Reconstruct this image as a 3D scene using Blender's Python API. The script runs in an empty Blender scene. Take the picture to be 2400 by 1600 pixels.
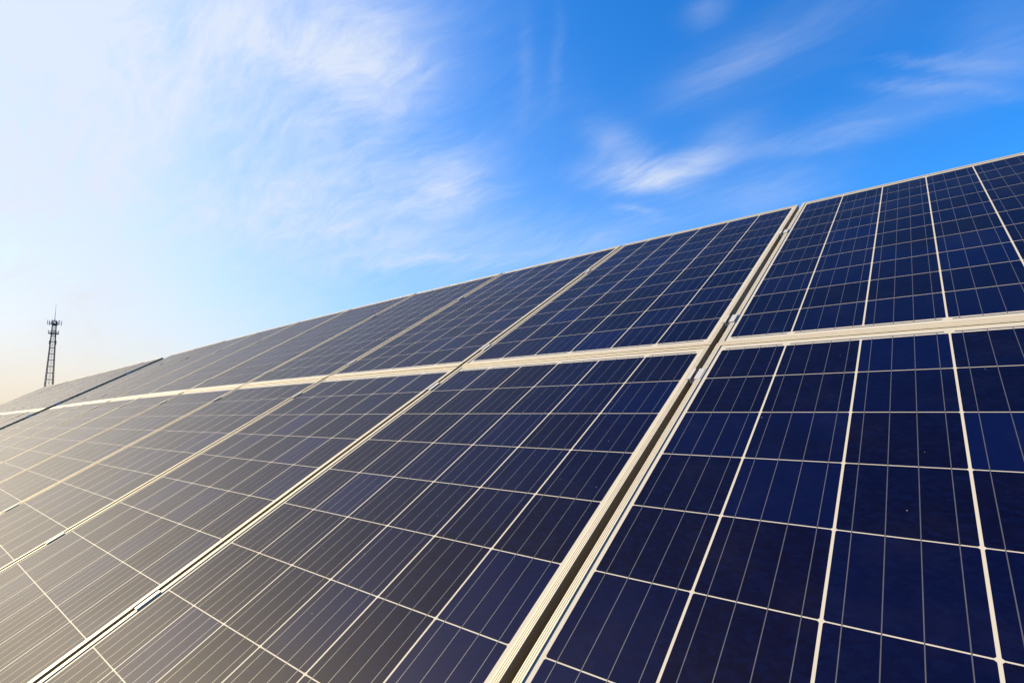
import bpy, math, random
from mathutils import Vector, Matrix

random.seed(7)
S = bpy.context.scene
COL = S.collection
R = math.radians

# ------------------------------------------------------------------ frame of the place
# panel-plane coordinates: x along the row, y up the slope, n away from the glass
TILT = R(30)
CT, ST = math.cos(TILT), math.sin(TILT)
Z0 = 1.68                                   # height of the joint between the two panel rows
def plane_dir(v):
    return Vector((v[0], v[1] * CT - v[2] * ST, v[1] * ST + v[2] * CT))
def plane_pt(v):
    return plane_dir(v) + Vector((0, 0, Z0))

# ------------------------------------------------------------------ camera
CAM_POS = plane_pt((0.46359, -1.37753, 0.60508))
right = plane_dir((0.77515719, 0.53643672, -0.3337169))
down = plane_dir((-0.0925689, -0.42608551, -0.89993452))
fwd = plane_dir((-0.62494986, 0.72848252, -0.28062589))
F_PX, CX, CY = 1208.4, 1229.2, 789.9        # in pixels of the 2400 x 1600 photograph
cam = bpy.data.cameras.new('camera')
cam.sensor_width = 36
cam.lens = F_PX / 2400 * 36
cam.shift_x = -(CX - 1200) / 2400
cam.shift_y = (CY - 800) / 2400
cam.clip_start = 0.02
cam.clip_end = 9000
cam_o = bpy.data.objects.new('camera', cam)
COL.objects.link(cam_o)
m3 = Matrix((right, -down, -fwd)).transposed()
cam_o.matrix_world = Matrix.Translation(CAM_POS) @ m3.to_4x4()
S.camera = cam_o
def ray(px, py):
    return (right * ((px - CX) / F_PX) + down * ((py - CY) / F_PX) + fwd).normalized()

# ------------------------------------------------------------------ sun direction, exposure
SUN_EL, SUN_AZ = R(34), R(117)                 # height, and angle left of +y
SUN = Vector((-math.cos(SUN_EL) * math.sin(SUN_AZ), math.cos(SUN_EL) * math.cos(SUN_AZ), math.sin(SUN_EL)))
SUN_ROT = math.atan2(SUN.x, SUN.y)
S.render.engine = 'CYCLES'
S.view_settings.view_transform = 'Standard'
S.view_settings.look = 'None'
S.view_settings.gamma = 1
S.view_settings.use_curve_mapping = False
S.view_settings.exposure = 1.0

# ------------------------------------------------------------------ node helper
class NT:
    def __init__(self, tree):
        self.t = tree; self.n = tree.nodes; self.l = tree.links
    def put(self, sock, val):
        if isinstance(val, bpy.types.NodeSocket): self.l.new(val, sock)
        elif val is not None: sock.default_value = val
    def node(self, typ, ins=(), **props):
        nd = self.n.new(typ)
        for k, v in props.items(): setattr(nd, k, v)
        for k, v in (ins.items() if isinstance(ins, dict) else enumerate(ins)):
            self.put(nd.inputs[k], v)
        return nd
    def m(self, op, a, b=None, c=None, clamp=False):
        nd = self.n.new('ShaderNodeMath'); nd.operation = op; nd.use_clamp = clamp
        self.put(nd.inputs[0], a); self.put(nd.inputs[1], b); self.put(nd.inputs[2], c)
        return nd.outputs[0]
    def v(self, op, a, b=None, scale=None):
        nd = self.n.new('ShaderNodeVectorMath'); nd.operation = op
        self.put(nd.inputs[0], a); self.put(nd.inputs[1], b)
        if scale is not None: self.put(nd.inputs['Scale'], scale)
        return nd.outputs['Value'] if op in ('DOT_PRODUCT', 'LENGTH') else nd.outputs[0]
    def mix(self, f, a, b, blend='MIX', clampf=True):
        nd = self.n.new('ShaderNodeMix'); nd.data_type = 'RGBA'; nd.blend_type = blend; nd.clamp_factor = clampf
        self.put(nd.inputs[0], f); self.put(nd.inputs[6], a); self.put(nd.inputs[7], b)
        return nd.outputs[2]
    def ss(self, x, lo, hi, a=0.0, b=1.0):
        nd = self.n.new('ShaderNodeMapRange'); nd.interpolation_type = 'SMOOTHSTEP'
        for i, q in enumerate((x, lo, hi, a, b)): self.put(nd.inputs[i], q)
        return nd.outputs[0]
    def noise(self, vec, scale, detail=4, rough=0.55, dist=0.0, out='Fac'):
        nd = self.node('ShaderNodeTexNoise', {'Vector': vec, 'Scale': scale, 'Detail': detail, 'Roughness': rough, 'Distortion': dist})
        return nd.outputs[out]
    def mapping(self, vec, loc=(0, 0, 0), rot=(0, 0, 0), scale=(1, 1, 1)):
        return self.node('ShaderNodeMapping', {'Vector': vec, 'Location': loc, 'Rotation': rot, 'Scale': scale}).outputs[0]

# ------------------------------------------------------------------ sky with thin cirrus
SKY_TINT = (0.08, 1.36, 2.70, 1)
W = bpy.data.worlds.new('World'); S.world = W; W.use_nodes = True
w = NT(W.node_tree); w.n.clear()
sky = w.node('ShaderNodeTexSky', sky_type='NISHITA', sun_disc=False, sun_elevation=SUN_EL,
             sun_rotation=SUN_ROT, altitude=50, air_density=1.0, dust_density=1.2, ozone_density=2.5)
D = w.node('ShaderNodeTexCoord').outputs['Generated']
D = w.v('NORMALIZE', D)
sep = w.node('ShaderNodeSeparateXYZ', [D])
dz = sep.outputs['Z']
den = w.m('ADD', w.m('MAXIMUM', dz, 0.0), 0.22)
flat = w.node('ShaderNodeCombineXYZ', [w.m('DIVIDE', sep.outputs['X'], den), w.m('DIVIDE', sep.outputs['Y'], den), 0.0]).outputs[0]
# wind-drawn fibres: long in one direction, warped
warp = w.noise(flat, 1.1, 3, 0.5, out='Color')
warp = w.v('SUBTRACT', warp, (0.5, 0.5, 0.5))
fw = w.v('ADD', flat, w.v('SCALE', warp, scale=0.55))
fib = w.noise(w.mapping(fw, rot=(0, 0, R(24)), scale=(1.1, 4.2, 1)), 1.6, 6, 0.56)
fib2 = w.noise(w.mapping(fw, rot=(0, 0, R(-12)), scale=(0.8, 1.7, 1)), 1.2, 5, 0.55)
fine = w.noise(w.mapping(fw, rot=(0, 0, R(30)), scale=(2.0, 7.0, 1)), 4.5, 9, 0.68)
tex = w.m('ADD', w.m('MULTIPLY', fib, 0.38), w.m('ADD', w.m('MULTIPLY', fib2, 0.30), w.m('MULTIPLY', fine, 0.32)))
# the larger cloud banks by direction: (photo x, y, half width, half height, turn, weight)
BANKS = [(60, 260, 720, 500, 0, 0.74), (150, 90, 380, 70, 18, 0.16), (720, 125, 300, 50, 15, 0.15), (780, 40, 260, 200, 4, 0.33),
         (890, 190, 110, 150, 8, 0.34), (700, 330, 190, 120, 0, 0.16), (1065, 430, 95, 60, -22, 0.42), (930, 480, 210, 110, -10, 0.28), (740, 530, 340, 80, 12, 0.18),
         (1015, 606, 140, 12, -4, 0.24), (1190, 600, 160, 45, -10, 0.15),
         (1490, 420, 105, 30, 3, 0.46), (1610, 392, 95, 26, -11, 0.36), (1450, 352, 75, 42, 38, 0.26), (1690, 330, 90, 38, -28, 0.14),
         (1860, 345, 110, 20, -10, 0.11), (1980, 310, 90, 30, -16, 0.08), (1840, 90, 250, 62, -26, 0.10), (1690, 165, 130, 36, -24, 0.14),
         (2220, 205, 140, 16, 3, 0.21), (2205, 150, 130, 11, 2, 0.14), (2330, 140, 130, 60, -25, 0.15), (2100, 265, 200, 40, -18, 0.11), (2330, 20, 150, 40, -20, 0.05),
         (1340, 560, 220, 60, -8, 0.20), (1490, 495, 45, 8, 12, 0.20), (1790, 450, 140, 40, -15, 0.17),
         (1226, 160, 16, 100, 1, 0.07), (1302, 130, 13, 110, 2, 0.06), (1255, 260, 70, 90, 0, 0.04), (1655, 18, 45, 22, -20, 0.15)]
Dw = w.v('ADD', D, w.v('SCALE', w.v('SUBTRACT', w.noise(w.mapping(fw, rot=(0, 0, R(20)), scale=(1.2, 3.0, 1)), 2.6, 9, 0.66, out='Color'), (0.5, 0.5, 0.5)), scale=0.065))
bank = None
for (px, py, rx, ry, turn, wt) in BANKS:
    c = ray(px, py)
    a1 = ray(px + 30 * math.cos(R(turn)), py + 30 * math.sin(R(turn))) - c
    a2 = ray(px - 30 * math.sin(R(turn)), py + 30 * math.cos(R(turn))) - c
    k1, k2 = a1.length / 30 * rx, a2.length / 30 * ry
    e1 = (a1 - a1.project(c)).normalized(); e3 = c.normalized(); e2 = e3.cross(e1)
    eul = Matrix((e1, e2, e3)).transposed().to_euler()
    mp = w.node('ShaderNodeMapping', {'Vector': Dw, 'Location': tuple(c), 'Rotation': tuple(eul), 'Scale': (k1 * 1.15, k2 * 1.15, 0.3)}, vector_type='TEXTURE').outputs[0]
    gz = w.m('EXPONENT', w.m('MULTIPLY', w.v('DOT_PRODUCT', mp, mp), -1.0))
    bank = w.m('MULTIPLY', gz, wt) if bank is None else w.m('MULTIPLY_ADD', gz, wt, bank)
# how far a direction lies towards the sun's side, 0 to 1
az = w.v('DOT_PRODUCT', w.v('NORMALIZE', w.v('MULTIPLY', D, (1, 1, 0))), tuple(Vector((SUN.x, SUN.y, 0)).normalized()))
az = w.m('MULTIPLY_ADD', az, 0.5, 0.5)
veil = w.m('MULTIPLY', w.ss(fib2, 0.45, 0.75), w.m('MAXIMUM', w.m('MULTIPLY_ADD', az, 0.8, -0.46), 0.0))
dens = w.m('MULTIPLY', w.m('ADD', bank, veil), w.ss(tex, 0.33, 0.67, 0.45, 1.4))
dens = w.m('MULTIPLY', w.m('MINIMUM', dens, 0.9), w.ss(dz, 0.0, 0.16, 0.3, 1.0))
# air: Nishita sky, then the pale and (towards the sun) creamy haze that thickens at the horizon
hs = w.mix(1.0, sky.outputs[0], SKY_TINT, 'MULTIPLY')
dzp = w.m('MAXIMUM', dz, 0.0)
h1 = w.m('MULTIPLY', w.m('EXPONENT', w.m('MULTIPLY', dzp, -1 / 0.21)), w.m('MULTIPLY_ADD', az, 1.05, 0.08))
skyc = w.mix(h1, hs, (5.6, 8.0, 10.0, 1))
skyc = w.mix(w.m('MULTIPLY', w.m('EXPONENT', w.m('MULTIPLY', dzp, -1.3)), w.ss(az, 0.72, 1.0, 0.0, 0.8)), skyc, (13.0, 12.2, 11.2, 1))
skyc = w.mix(dens, skyc, (7.7, 8.4, 9.6, 1))
h2 = w.m('MULTIPLY', w.m('EXPONENT', w.m('MULTIPLY', dzp, -1 / 0.125)), w.ss(az, 0.35, 0.92))
skyc = w.mix(h2, skyc, (9.0, 7.75, 6.1, 1))
bg = w.node('ShaderNodeBackground', [skyc, 0.05])
wo = w.node('ShaderNodeOutputWorld', [bg.outputs[0]])

# ------------------------------------------------------------------ sun
sl = bpy.data.lights.new('sun', 'SUN'); sl.energy = 5.0; sl.angle = R(0.53); sl.color = (1.0, 0.80, 0.48)
so = bpy.data.objects.new('sun', sl); COL.objects.link(so)
so.rotation_euler = (-SUN).to_track_quat('-Z', 'Y').to_euler()
so.location = (-30, -25, 40)

# ------------------------------------------------------------------ materials
def mat(name):
    m = bpy.data.materials.new(name); m.use_nodes = True
    t = NT(m.node_tree); b = t.n['Principled BSDF']
    return m, t, b
def setp(b, **kw):
    for k, v in kw.items():
        b.inputs[k.replace('_', ' ')].default_value = v

def glass_coat(t, b, obj):
    """front glass: faintly rolled surface, a thin film of dust"""
    rough = t.ss(t.noise(obj, 3.0, 4, 0.6), 0.3, 0.7, 0.50, 0.57)
    t.put(b.inputs['Coat Weight'], 1.0); t.put(b.inputs['Coat IOR'], 1.108)
    t.put(b.inputs['Coat Roughness'], rough)
    t.put(b.inputs['Sheen Weight'], t.ss(t.noise(obj, 5.0, 5, 0.65), 0.3, 0.75, 0.05, 0.15))
    t.put(b.inputs['Sheen Roughness'], 0.24)
    t.put(b.inputs['Sheen Tint'], (1.0, 0.88, 0.74, 1))

def cell_material():
    m, t, b = mat('polycrystalline_cell')
    geo = t.node('ShaderNodeNewGeometry'); oi = t.node('ShaderNodeObjectInfo')
    pos = geo.outputs['Position']
    rnd = t.m('FRACT', t.m('ADD', oi.outputs['Random'], geo.outputs['Random Per Island']))
    rnd2 = t.m('FRACT', t.m('MULTIPLY', rnd, 17.31))
    gp = t.v('ADD', t.mapping(pos, rot=(0.4, 0.2, 0.5), scale=(1.0, 1.7, 1.2)), t.v('SCALE', t.noise(pos, 60.0, 3, 0.6, out='Color'), scale=0.012))
    grain = t.node('ShaderNodeTexVoronoi', {'Vector': gp, 'Scale': 105.0, 'Randomness': 1.0}).outputs['Color']
    gv = t.node('ShaderNodeSeparateColor', [grain]).outputs[0]
    big = t.noise(pos, 3.2, 3, 0.55)
    blue = t.mix(t.m('POWER', rnd, 1.8), (0.0003, 0.0009, 0.0135, 1), (0.0005, 0.0029, 0.033, 1))
    viol = t.mix(rnd2, (0.0005, 0.0005, 0.0075, 1), (0.0008, 0.0008, 0.0120, 1))
    f = t.ss(t.m('ADD', t.m('MULTIPLY', big, 0.8), t.m('MULTIPLY', rnd2, 0.5)), 0.5, 0.9)
    c = t.mix(f, blue, viol)
    c = t.mix(t.m('MULTIPLY', t.m('POWER', gv, 2.0), 0.55), c, (0.0010, 0.0036, 0.029, 1))
    # dust specks on the glass
    vd = t.node('ShaderNodeTexVoronoi', {'Vector': pos, 'Scale': 42.0, 'Randomness': 1.0})
    sel = t.node('ShaderNodeSeparateColor', [vd.outputs['Color']])
    rad = t.m('MULTIPLY', t.ss(sel.outputs[0], 0.86, 1.0), 0.055)
    sp = t.m('MULTIPLY', t.m('LESS_THAN', vd.outputs['Distance'], rad), 0.35)
    c = t.mix(sp, c, (0.35, 0.33, 0.30, 1))
    dust = t.m('MULTIPLY', t.ss(t.noise(pos, 9.0, 6, 0.65), 0.45, 0.75), 0.004)
    c = t.mix(t.m('ADD', dust, 0.0003), c, (0.45, 0.40, 0.33, 1))
    t.put(b.inputs['Base Color'], c)
    setp(b, Roughness=0.42, IOR=1.35)
    b.inputs['Specular IOR Level'].default_value = 0.06
    glass_coat(t, b, pos)
    return m
def backsheet_material():
    m, t, b = mat('white_backsheet')
    pos = t.node('ShaderNodeNewGeometry').outputs['Position']
    c = t.mix(t.noise(pos, 14, 4), (0.345, 0.325, 0.285, 1), (0.39, 0.37, 0.325, 1))
    t.put(b.inputs['Base Color'], c); setp(b, Roughness=0.6)
    b.inputs['Specular IOR Level'].default_value = 0.1
    glass_coat(t, b, pos)
    return m
def ribbon_material():
    m, t, b = mat('tinned_ribbon')
    pos = t.node('ShaderNodeNewGeometry').outputs['Position']
    c = t.mix(t.noise(pos, 60, 3), (0.045, 0.047, 0.062, 1), (0.09, 0.09, 0.105, 1))
    t.put(b.inputs['Base Color'], c); setp(b, Roughness=0.5, Metallic=0.25)
    glass_coat(t, b, pos)
    return m
def aluminium(name, base, rough, metal, streak=0.12):
    m, t, b = mat(name)
    geo = t.node('ShaderNodeNewGeometry'); pos = geo.outputs['Position']
    obj = t.node('ShaderNodeTexCoord').outputs['Object']
    n1 = t.noise(t.mapping(pos, scale=(40, 3, 40)), 3.0, 5, 0.6)
    n2 = t.noise(pos, 7.0, 5, 0.65)
    dirt = t.ss(n2, 0.52, 0.8)
    c = t.mix(t.m('MULTIPLY', n1, streak), base, tuple(x * 0.6 for x in base[:3]) + (1,))
    c = t.mix(t.m('MULTIPLY', dirt, 0.35), c, (0.34, 0.26, 0.16, 1))
    t.put(b.inputs['Base Color'], c)
    t.put(b.inputs['Roughness'], t.ss(n1, 0.3, 0.7, rough - 0.06, rough + 0.08))
    setp(b, Metallic=metal)
    return m
def plain(name, base, rough=0.6, metal=0.0, var=0.25, scale=6.0):
    m, t, b = mat(name)
    pos = t.node('ShaderNodeNewGeometry').outputs['Position']
    n = t.noise(pos, scale, 5, 0.6)
    c = t.mix(n, tuple(x * (1 - var) for x in base) + (1,), tuple(min(1, x * (1 + var)) for x in base) + (1,))
    t.put(b.inputs['Base Color'], c); setp(b, Roughness=rough, Metallic=metal)
    return m
def ground_material():
    m, t, b = mat('dry_grassy_earth')
    pos = t.node('ShaderNodeNewGeometry').outputs['Position']
    n1 = t.noise(pos, 0.35, 6, 0.6); n2 = t.noise(pos, 5.0, 7, 0.65); n3 = t.noise(pos, 45.0, 5, 0.6)
    soil = t.mix(n3, (0.13, 0.10, 0.065, 1), (0.24, 0.19, 0.13, 1))
    gr = t.mix(n3, (0.035, 0.05, 0.018, 1), (0.10, 0.115, 0.045, 1))
    f = t.ss(t.m('ADD', t.m('MULTIPLY', n1, 0.6), t.m('MULTIPLY', n2, 0.5)), 0.42, 0.68)
    t.put(b.inputs['Base Color'], t.mix(f, soil, gr)); setp(b, Roughness=0.95)
    bp = t.node('ShaderNodeBump', {'Strength': 0.6, 'Distance': 0.05, 'Height': t.m('ADD', n2, t.m('MULTIPLY', n3, 0.4))})
    t.put(b.inputs['Normal'], bp.outputs[0])
    return m
M_CELL = cell_material(); M_BACK = backsheet_material(); M_RIB = ribbon_material()
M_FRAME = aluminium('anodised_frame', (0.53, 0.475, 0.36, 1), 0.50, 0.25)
M_SHADE_SIDE = aluminium('shade_toned_side', (0.20, 0.16, 0.095, 1), 0.55, 0.2)  # shade of the panel gaps put into the colour of upright faces
M_CLAMP = aluminium('mill_aluminium', (0.42, 0.415, 0.40, 1), 0.42, 0.15, 0.2)
M_STEEL = plain('galvanised_steel', (0.42, 0.43, 0.44), 0.5, 0.6, 0.2, 9)
M_BOLT = plain('bolt_steel', (0.20, 0.20, 0.21), 0.4, 0.8, 0.2, 30)
M_BOX = plain('black_plastic', (0.02, 0.02, 0.022), 0.5)
M_CONC = plain('concrete', (0.34, 0.33, 0.31), 0.9, 0, 0.2, 8)
M_TOWER = plain('dark_tower_steel', (0.055, 0.055, 0.065), 0.6, 0.3, 0.3, 1.5)
M_ANT = plain('grey_antenna_plastic', (0.30, 0.31, 0.33), 0.5, 0, 0.15, 2)
M_GROUND = ground_material()

# ------------------------------------------------------------------ mesh helpers
class MB:
    def __init__(self): self.v = []; self.f = []
    def poly_prism(self, pts, axis, a, b):
        """closed 2-D outline swept from a to b along axis; a and b may be functions of the point"""
        n = len(pts); o = len(self.v)
        fa = a if callable(a) else (lambda p: a); fb = b if callable(b) else (lambda p: b)
        def P(p, s):
            return {'x': (s, p[0], p[1]), 'y': (p[0], s, p[1]), 'z': (p[0], p[1], s)}[axis]
        for p in pts: self.v.append(P(p, fa(p)))
        for p in pts: self.v.append(P(p, fb(p)))
        for i in range(n):
            j = (i + 1) % n
            self.f.append((o + i, o + j, o + n + j, o + n + i))
        self.f.append(tuple(o + i for i in reversed(range(n)))); self.f.append(tuple(o + n + i for i in range(n)))
    def box(self, x0, x1, y0, y1, z0, z1):
        self.poly_prism([(x0, y0), (x1, y0), (x1, y1), (x0, y1)], 'z', z0, z1)
    def quad(self, x0, x1, y0, y1, z):
        o = len(self.v); self.v += [(x0, y0, z), (x1, y0, z), (x1, y1, z), (x0, y1, z)]; self.f.append((o, o + 1, o + 2, o + 3))
    def bar(self, p, q, r, n=6, r2=None):
        p, q = Vector(p), Vector(q); d = (q - p).normalized()
        a = d.orthogonal().normalized(); b2 = d.cross(a); o = len(self.v); r2 = r if r2 is None else r2
        for c, rr in ((p, r), (q, r2)):
            for i in range(n):
                t = 2 * math.pi * i / n
                self.v.append(tuple(c + a * (rr * math.cos(t)) + b2 * (rr * math.sin(t))))
        for i in range(n):
            j = (i + 1) % n; self.f.append((o + i, o + j, o + n + j, o + n + i))
        self.f.append(tuple(o + i for i in reversed(range(n)))); self.f.append(tuple(o + n + i for i in range(n)))
    def mesh(self, name, material):
        me = bpy.data.meshes.new(name); me.from_pydata(self.v, [], self.f)
        import bmesh
        bm = bmesh.new(); bm.from_mesh(me); bmesh.ops.recalc_face_normals(bm, faces=bm.faces); bm.to_mesh(me); bm.free()
        me.materials.append(material); me.update()
        return me
def obj(name, me, parent=None, loc=(0, 0, 0), kind=None):
    o = bpy.data.objects.new(name, me); COL.objects.link(o)
    o.location = loc
    if parent is not None: o.parent = parent
    if kind: o['kind'] = kind
    return o
def thing(name, label, cat, mw=None, group=None, data=None):
    o = bpy.data.objects.new(name, data); COL.objects.link(o)
    if mw is not None: o.matrix_world = mw
    o['label'] = label; o['category'] = cat
    if group: o['group'] = group
    if data is None: o.empty_display_size = 0.2
    return o

# ------------------------------------------------------------------ ground
gb = MB()
N = 24; ext = 4000
def gc(i): 
    t = (i / N) * 2 - 1
    return ext * (abs(t) ** 3) * (1 if t > 0 else -1)
for j in range(N + 1):
    for i in range(N + 1): gb.v.append((gc(i), gc(j), 0.0))
for j in range(N):
    for i in range(N): 
        a = j * (N + 1) + i; gb.f.append((a, a + 1, a + N + 2, a + N + 1))
g = obj('ground', gb.mesh('ground', M_GROUND), kind='structure')

# ------------------------------------------------------------------ solar panel pieces (shared meshes)
PW, PC, PR = 1.0229, 0.160, 0.158       # panel pitch, cell column pitch, cell row pitch
GAP = 0.0186
PWID = PW - GAP
MARGIN = 0.0416
PH = PR * 10 + 2 * MARGIN               # panel length up the slope
JOINT = 0.0030
YJ = -0.0431                            # joint line of the two rows, in plane coordinates
X0 = -PC * 3                            # cells' left edge in panel coordinates
LIP = 0.0026                            # frame lip above the cells

cb = MB(); h = 0.078; ch = 0.0022
octo = [(-h + ch, -h), (h - ch, -h), (h, -h + ch), (h, h - ch), (h - ch, h), (-h + ch, h), (-h, h - ch), (-h, -h + ch)]
cb.poly_prism(octo, 'z', -0.00025, 0.0)
ME_CELL = cb.mesh('cell', M_CELL)
def cell_xy(c, r): return (X0 + (c + 0.5) * PC, MARGIN + (r + 0.5) * PR)
ab = MB()
for r in range(10):
    for c in range(6):
        x, y = cell_xy(c, r); ab.poly_prism([(x + p[0], y + p[1]) for p in octo], 'z', -0.00025, 0.0)
ME_CELLS = ab.mesh('cells', M_CELL)
bb = MB()
for c in range(6):
    for k in range(4):
        x = X0 + c * PC + PC / 2 + (k - 1.5) * 0.039
        bb.quad(x - 0.0006, x + 0.0006, MARGIN - 0.006, PH - MARGIN + 0.006, 0.0001)
ME_BUS = bb.mesh('busbars', M_RIB)
rb = MB()
for (a, b2) in ((0.03, 0.97), (1.03, 2.97), (3.03, 4.97), (5.03, 5.97)):
    rb.quad(X0 + a * PC + 0.004, X0 + b2 * PC - 0.004, MARGIN - 0.010, MARGIN - 0.005, 0.00005)
ME_RIB = rb.mesh('bus_ribbon', M_RIB)
rb = MB()
for (a, b2) in ((0.03, 0.97), (1.03, 2.97), (3.03, 4.97), (5.03, 5.97)):
    rb.quad(X0 + a * PC + 0.004, X0 + b2 * PC - 0.004, PH - MARGIN + 0.005, PH - MARGIN + 0.010, 0.00005)
ME_RIB2 = rb.mesh('bus_ribbon', M_RIB)
lb = MB(); e = 0.0134
lb.box(-PWID / 2 + e, PWID / 2 - e, e, PH - e, -0.0045, -0.0001)
ME_LAM = lb.mesh('laminate', M_BACK)
# frame bar profile: (inward distance, height)
prof = [(0, -0.035), (0.025, -0.035), (0.025, -0.0335), (0.002, -0.0335), (0.002, -0.0065), (0.014, -0.0065), (0.014, LIP - 0.0004), (0.0136, LIP),
        (0.0108, LIP), (0.0106, LIP - 0.0005), (0.0100, LIP - 0.0005), (0.0098, LIP), (0.0072, LIP), (0.0070, LIP - 0.0005), (0.0064, LIP - 0.0005), (0.0062, LIP),
        (0.0036, LIP), (0.0034, LIP - 0.0005), (0.0028, LIP - 0.0005), (0.0026, LIP), (0.0005, LIP), (0, LIP - 0.0005)]
def frame_bar(side):
    b = MB()
    if side in 'lr':
        s = 1 if side == 'l' else -1
        pts = [(s * (-PWID / 2 + p[0]), p[1]) for p in prof]
        # mitred: end depends on inward distance
        b.poly_prism(pts, 'y', lambda p: PWID / 2 - abs(p[0]) + 0.0001, lambda p: PH - (PWID / 2 - abs(p[0])) - 0.0001)
    else:
        s = 1 if side == 'b' else -1
        base = 0 if side == 'b' else PH
        pts = [(base + s * p[0], p[1]) for p in prof]
        b.poly_prism(pts, 'x', lambda p: -PWID / 2 + abs(p[0] - base) + 0.0001, lambda p: PWID / 2 - abs(p[0] - base) - 0.0001)
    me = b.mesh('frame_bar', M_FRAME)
    me.materials.append(M_SHADE_SIDE)
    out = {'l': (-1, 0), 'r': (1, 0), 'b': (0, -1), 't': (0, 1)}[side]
    for p in me.polygons:                    # upright walls get a darker colour standing in for shade in the gaps
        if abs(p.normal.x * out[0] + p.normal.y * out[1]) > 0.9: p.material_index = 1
    return me
ME_BARS = [frame_bar(s) for s in 'lrbt']
jb = MB(); jb.box(-0.06, 0.06, PH - 0.24, PH - 0.14, -0.028, -0.0046)
ME_JB = jb.mesh('junction_box', M_BOX)

def drop(x):
    """the racks follow gently falling ground towards -x"""
    if x > 0: return 0.0
    s = -x
    if s <= 9.42: return 0.00135 * s * s
    return 0.1198 + 0.0165 * (s - 9.42)
def slope(x):
    if x > 0: return 0.0
    return 2 * 0.00135 * -x if -x <= 9.42 else 0.0165
def panel_matrix(xc, y0, jit=True):
    """matrix of a panel whose lower edge middle is at (xc, y0) of the plane"""
    o = plane_pt((xc, y0, 0)) - Vector((0, 0, drop(xc)))
    base = Matrix((plane_dir((1, 0, 0)), plane_dir((0, 1, 0)), plane_dir((0, 0, 1)))).transposed()
    rot = Matrix.Rotation(-math.atan(slope(xc)), 3, 'Y')
    mw = rot @ base
    if jit:
        mw = mw @ Matrix.Rotation(R(random.gauss(0, 0.05)), 3, 'X') @ Matrix.Rotation(R(random.gauss(0, 0.05)), 3, 'Y')
    return Matrix.Translation(o) @ mw.to_4x4()

ORD = ['first', 'second', 'third', 'fourth', 'fifth', 'sixth', 'seventh', 'eighth', 'ninth', 'tenth', 'eleventh', 'twelfth']
def build_panel(xc, row, label, detailed):
    y0 = YJ + (JOINT / 2 if row else -JOINT / 2 - PH) + random.gauss(0, 0.0008)
    t = thing('solar_panel', label, 'solar panel', panel_matrix(xc, y0), 'framed solar panels on the tilted racks')
    obj('laminate', ME_LAM, t)
    for me in ME_BARS: obj('frame_bar', me, t)
    if detailed:
        for r in range(10):
            for c in range(6):
                x, y = cell_xy(c, r); obj('cell', ME_CELL, t, (x, y, 0))
    else:
        obj('cells', ME_CELLS, t, kind='stuff')
    obj('busbars', ME_BUS, t, kind='stuff')
    obj('bus_ribbon', ME_RIB, t); obj('bus_ribbon', ME_RIB2, t)
    obj('junction_box', ME_JB, t)
    return t

T1 = list(range(9, -3, -1))             # long rack: panel 9 at its far end, panel 0 by the camera
X2 = -9.54 * PW - 0.034 + GAP / 2       # where the second rack begins (right edge)
def xc1(p): return -p * PW + 0.48
for k, p in enumerate(T1):
    for row in (0, 1):
        lab = 'solar panel in the %s row of the long rack, %s from the open rack gap' % (('lower', 'upper')[row], ORD[k])
        build_panel(xc1(p), row, lab, p <= 6)
xs2 = [X2 - PWID / 2 - i * PW for i in range(10)]
for k, xc in enumerate(xs2):
    for row in (0, 1):
        lab = 'solar panel in the %s row of the tower-side rack, %s from the open rack gap' % (('lower', 'upper')[row], ORD[k])
        build_panel(xc, row, lab, False)

# ------------------------------------------------------------------ racks: posts, rafters, purlins, clamps
RAILS = [1.085, 0.125, -0.215, -1.235]
def on_plane(x, y, n): return plane_pt((x, y, n)) - Vector((0, 0, drop(x)))
# mid clamp: a hat profile bridging the gap, origin in the middle of the gap, swept along y
g2 = GAP / 2
hat = [(-g2 - 0.0045, LIP + 0.0003), (-g2 + 0.0015, LIP + 0.0003), (-g2 + 0.0015, -0.008), (g2 - 0.0015, -0.008), (g2 - 0.0015, LIP + 0.0003), (g2 + 0.011, LIP + 0.0003),
       (g2 + 0.011, LIP + 0.0028), (g2 - 0.0045, LIP + 0.0028), (g2 - 0.0045, -0.005), (-g2 + 0.0045, -0.005), (-g2 + 0.0045, LIP + 0.0028), (-g2 - 0.0045, LIP + 0.0028)]
c = MB(); c.poly_prism(hat, 'y', -0.027, 0.027); ME_CLAMP = c.mesh('mid_clamp', M_CLAMP); ME_CLAMP.materials.append(M_SHADE_SIDE)
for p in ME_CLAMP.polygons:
    if abs(p.normal.x) > 0.9: p.material_index = 1  # clamp sides take the same painted shade as the frame walls
c = MB(); c.poly_prism([(0.0042 * math.cos(i * math.pi / 3), 0.0042 * math.sin(i * math.pi / 3)) for i in range(6)], 'z', -0.005, 0.0005); ME_HEX = c.mesh('bolt_head', M_BOLT)
# end clamp: flange on the frame, wall, foot; +x is away from the panel
zed = [(-0.010, LIP + 0.0003), (0.0012, LIP + 0.0003), (0.0012, -0.034), (0.030, -0.034), (0.030, -0.030), (0.0055, -0.030), (0.0055, LIP + 0.004), (-0.010, LIP + 0.004)]
c = MB(); c.poly_prism(zed, 'y', -0.03, 0.03); ME_END = c.mesh('end_clamp', M_CLAMP)
c = MB(); c.poly_prism([(0.017 + 0.006 * math.cos(i * math.pi / 3), 0.006 * math.sin(i * math.pi / 3)) for i in range(6)], 'z', -0.030, -0.018); ME_HEX2 = c.mesh('bolt_head', M_BOLT)

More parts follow.
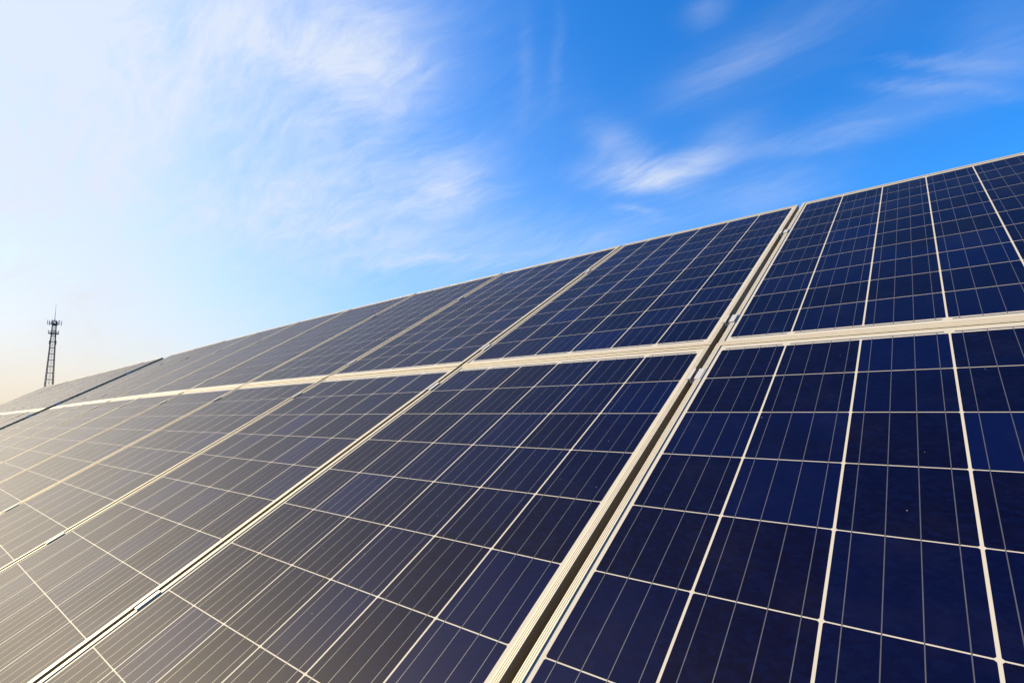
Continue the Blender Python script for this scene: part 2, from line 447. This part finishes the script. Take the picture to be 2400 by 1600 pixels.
def swept(b, pts, section):
    """sweep a closed section (list of (dy, dn) plane offsets) along x positions"""
    o = len(b.v); n = len(section)
    for (x, y) in pts:
        for (dy, dn) in section: b.v.append(tuple(on_plane(x, y + dy, dn)))
    for k in range(len(pts) - 1):
        for i in range(n):
            j = (i + 1) % n; a = o + k * n; b.f.append((a + i, a + j, a + n + j, a + n + i))
    b.f.append(tuple(o + i for i in reversed(range(n)))); e = o + (len(pts) - 1) * n; b.f.append(tuple(e + i for i in range(n)))
SEC = [(-0.02, -0.0355), (0.02, -0.0355), (0.02, -0.0515), (0.0175, -0.0515), (0.0175, -0.038), (-0.0175, -0.038), (-0.0175, -0.0930), (0.0175, -0.0930), (0.0175, -0.080), (0.02, -0.080), (0.02, -0.0955), (-0.02, -0.0955)]
def build_rack(label, xL, xR, gaps):
    root = thing('mounting_rack', label, 'panel rack', Matrix.Translation(Vector(((xL + xR) / 2, -0.2, 0))), 'steel racks under the panels')
    bpy.context.view_layer.update()
    inv = root.matrix_world.inverted()
    def part(name, b, m):
        o = obj(name, b.mesh(name, m), root); o.matrix_parent_inverse = inv; return o
    n = max(2, int((xR - xL) / 0.5))
    for y in RAILS:
        b = MB(); swept(b, [(xL - 0.10 + (xR - xL + 0.20) * i / n, y) for i in range(n + 1)], SEC); part('purlin', b, M_STEEL)
    k = max(2, round((xR - xL) / 2.6)); 
    for i in range(k + 1):
        x = xL + 0.45 + (xR - xL - 0.9) * i / k
        b = MB(); a = on_plane(x, -1.5, -0.0960); 
        pts = [(-0.025, 0), (0.025, 0), (0.025, -0.08), (-0.025, -0.08)]
        o = 0
        for yy in (-1.5, 1.45):
            for (dx, dn) in pts: b.v.append(tuple(on_plane(x, yy, -0.0960 + dn) + Vector((dx, 0, 0))))
        for q in range(4): b.f.append((q, (q + 1) % 4, 4 + (q + 1) % 4, 4 + q))
        b.f += [(3, 2, 1, 0), (4, 5, 6, 7)]
        part('rafter', b, M_STEEL)
        for yy in (-0.95, 0.95):
            top = on_plane(x, yy, -0.177)
            b = MB(); b.box(x - 0.04, x + 0.04, top.y - 0.04, top.y + 0.04, 0.10, top.z - 0.026); part('post', b, M_STEEL)
            b = MB(); b.poly_prism([(x + 0.15 * math.cos(q * math.pi / 6), top.y + 0.15 * math.sin(q * math.pi / 6)) for q in range(12)], 'z', -0.35, 0.10); part('footing', b, M_CONC)
        b = MB(); lo = on_plane(x + 0.035, 0.1, -0.18); hi = on_plane(x + 0.035, 0.9, -0.18)
        b.bar((x + 0.065, hi.y, 0.45), (x + 0.065, lo.y, lo.z), 0.018, 8); part('brace', b, M_STEEL)
    for xg in gaps:
        for y in RAILS:
            cl = obj('mid_clamp', ME_CLAMP, root); cl.matrix_parent_inverse = inv
            cl.matrix_basis = panel_matrix(xg, y + random.gauss(0, 0.004), False)
            obj('bolt_head', ME_HEX, cl)
    for (xe, sgn) in ((xL, -1), (xR, 1)):
        for y in RAILS:
            cl = obj('end_clamp', ME_END, root); cl.matrix_parent_inverse = inv
            mw = panel_matrix(xe, y + random.gauss(0, 0.006), False)
            if sgn < 0: mw = mw @ Matrix.Rotation(math.pi, 4, 'Z')
            cl.matrix_basis = mw
            obj('bolt_head', ME_HEX2, cl)
    return root
L1 = xc1(T1[0]) - PWID / 2; R1 = xc1(T1[-1]) + PWID / 2
build_rack('galvanised steel rack and clamps under the long table of dark blue panels', L1, R1, [xc1(p) - PW / 2 for p in T1[1:]])
build_rack('galvanised steel rack and clamps under the panels below the lattice tower', xs2[-1] - PWID / 2, X2, [x - PW / 2 for x in xs2[:-1]])

# ------------------------------------------------------------------ lattice tower behind the second rack
TD = 290.0
dd = ray(115.5, 891); hd = Vector((dd.x, dd.y, 0)).normalized()
TP = Vector((CAM_POS.x, CAM_POS.y, 0)) + hd * TD
def tz(px, py):
    d = ray(px, py); return CAM_POS.z + d.z / math.hypot(d.x, d.y) * TD
zt = tz(126.5, 752); zs = tz(131, 713)          # top of the lattice, tip of the spire
side = Vector((-hd.y, hd.x, 0))
mw = Matrix.Translation(TP) @ Matrix.Rotation(math.atan2(hd.y, hd.x) - math.pi / 2 + R(9), 4, 'Z')
tw = thing('lattice_tower', 'dark steel lattice telecom tower with antenna platforms and a thin spire', 'tower', mw)
px2m = TD / F_PX * fwd.dot(dd) ** 2   # rough metres per photo pixel at the tower
zb = tz(115.5, 891)
def half(z):                                    # half width of the lattice at height z
    wt, wbm = 8.2 * px2m / 2, 17.5 * px2m / 2
    return wt + (wbm - wt) * (zt - z) / (zt - zb)
def corner(i, z):
    s = half(z); return Vector(((-s, s, s, -s)[i], (-s, -s, s, s)[i], z))
for i in range(4):
    b = MB(); b.bar(corner(i, 0), corner(i, zt), 0.15, 6, 0.11); obj('leg', b.mesh('leg', M_TOWER), tw)
NB = 15
lev = [zt * (1 - (1 - k / NB) ** 1.12) for k in range(NB + 1)]
br = MB()
for k in range(NB):
    z0, z1 = lev[k], lev[k + 1]
    for i in range(4):
        j = (i + 1) % 4
        br.bar(corner(i, z1), corner(j, z1), 0.08, 5)
        br.bar(corner(i, z0), corner(j, z1), 0.028, 4); br.bar(corner(j, z0), corner(i, z1), 0.028, 4)
obj('bracing', br.mesh('bracing', M_TOWER), tw, kind='stuff')
ld = MB()
ld.bar((-0.22, 0, 0), (-0.1, 0, zt), 0.03, 5); ld.bar((0.22, 0, 0), (0.1, 0, zt), 0.03, 5)
z = 0.4
while z < zt: ld.bar((-0.2, 0, z), (0.2, 0, z), 0.02, 4); z += 0.4
obj('ladder', ld.mesh('ladder', M_TOWER), tw)
for k in range(1, NB, 2):
    zz = lev[k]
    if zz < zt * 0.62:
        b = MB(); b.box(-0.36, 0.36, -0.3, 0.3, zz - 0.16, zz + 0.16); obj('rest_stage', b.mesh('rest_stage', M_TOWER), tw)
def platform(zp, r, arms, antenna_h, deck):
    b = MB(); n = 12
    b.poly_prism([(r * deck * math.cos(2 * math.pi * i / n), r * deck * math.sin(2 * math.pi * i / n)) for i in range(n)], 'z', zp - 0.22, zp + 0.10)
    for i in range(n):
        t = 2 * math.pi * i / n; t2 = 2 * math.pi * (i + 1) / n; q = r * deck
        b.bar((q * math.cos(t), q * math.sin(t), zp), (q * math.cos(t), q * math.sin(t), zp + 1.0), 0.03, 4)
        for hz in (0.5, 1.0):
            b.bar((q * math.cos(t), q * math.sin(t), zp + hz), (q * math.cos(t2), q * math.sin(t2), zp + hz), 0.025, 4)
    for a in arms:
        b.bar((0, 0, zp + 0.3), (r * math.cos(R(a)), r * math.sin(R(a)), zp + 0.3), 0.05, 5)
    pl = obj('platform', b.mesh('platform', M_TOWER), tw)
    for a in arms:
        x, y = r * math.cos(R(a)), r * math.sin(R(a))
        b = MB(); b.bar((x, y, zp - 0.5), (x, y, zp + antenna_h - 0.1), 0.04, 6)
        hx, hy = x * 1.0, y * 1.0; ux, uy = math.cos(R(a)), math.sin(R(a)); vx, vy = -uy, ux
        pts = [(x + ux * p + vx * q, y + uy * p + vy * q) for p, q in ((0.06, -0.14), (0.16, -0.14), (0.18, 0), (0.16, 0.14), (0.06, 0.14))]
        b.poly_prism(pts, 'z', zp - 0.35, zp + antenna_h - 0.35)
        obj('antenna', b.mesh('antenna', M_ANT), tw)
platform(tz(125, 759.5), 16.5 * px2m, (0, 60, 125, 185, 240, 300), 1.9, 0.55)
platform(tz(124, 781.5), 12.0 * px2m, (10, 100, 180, 265), 1.6, 0.92)
for s, zz in ((-1, 803), (1, 803)):
    b = MB(); q = half(tz(121, zz)) * s; b.bar((q, 0, tz(121, zz) + 0.2), (q + s * 0.35, 0, tz(121, zz) + 0.2), 0.04, 5)
    b.poly_prism([(q + s * 0.3 + 0.12 * math.cos(i * math.pi / 4), 0.12 * math.sin(i * math.pi / 4)) for i in range(8)], 'z', tz(121, zz) - 0.7, tz(121, zz) + 0.9)
    obj('antenna', b.mesh('antenna', M_TOWER), tw)
b = MB(); b.bar((0, 0, zt - 0.2), (0, 0, zt + (zs - zt) * 0.5), 0.10, 6, 0.07); b.bar((0, 0, zt + (zs - zt) * 0.5), (0, 0, zs), 0.06, 5, 0.03)
for i in range(4): b.bar(corner(i, zt), (0, 0, zt + 0.7), 0.04, 5)
obj('spire', b.mesh('spire', M_TOWER), tw)
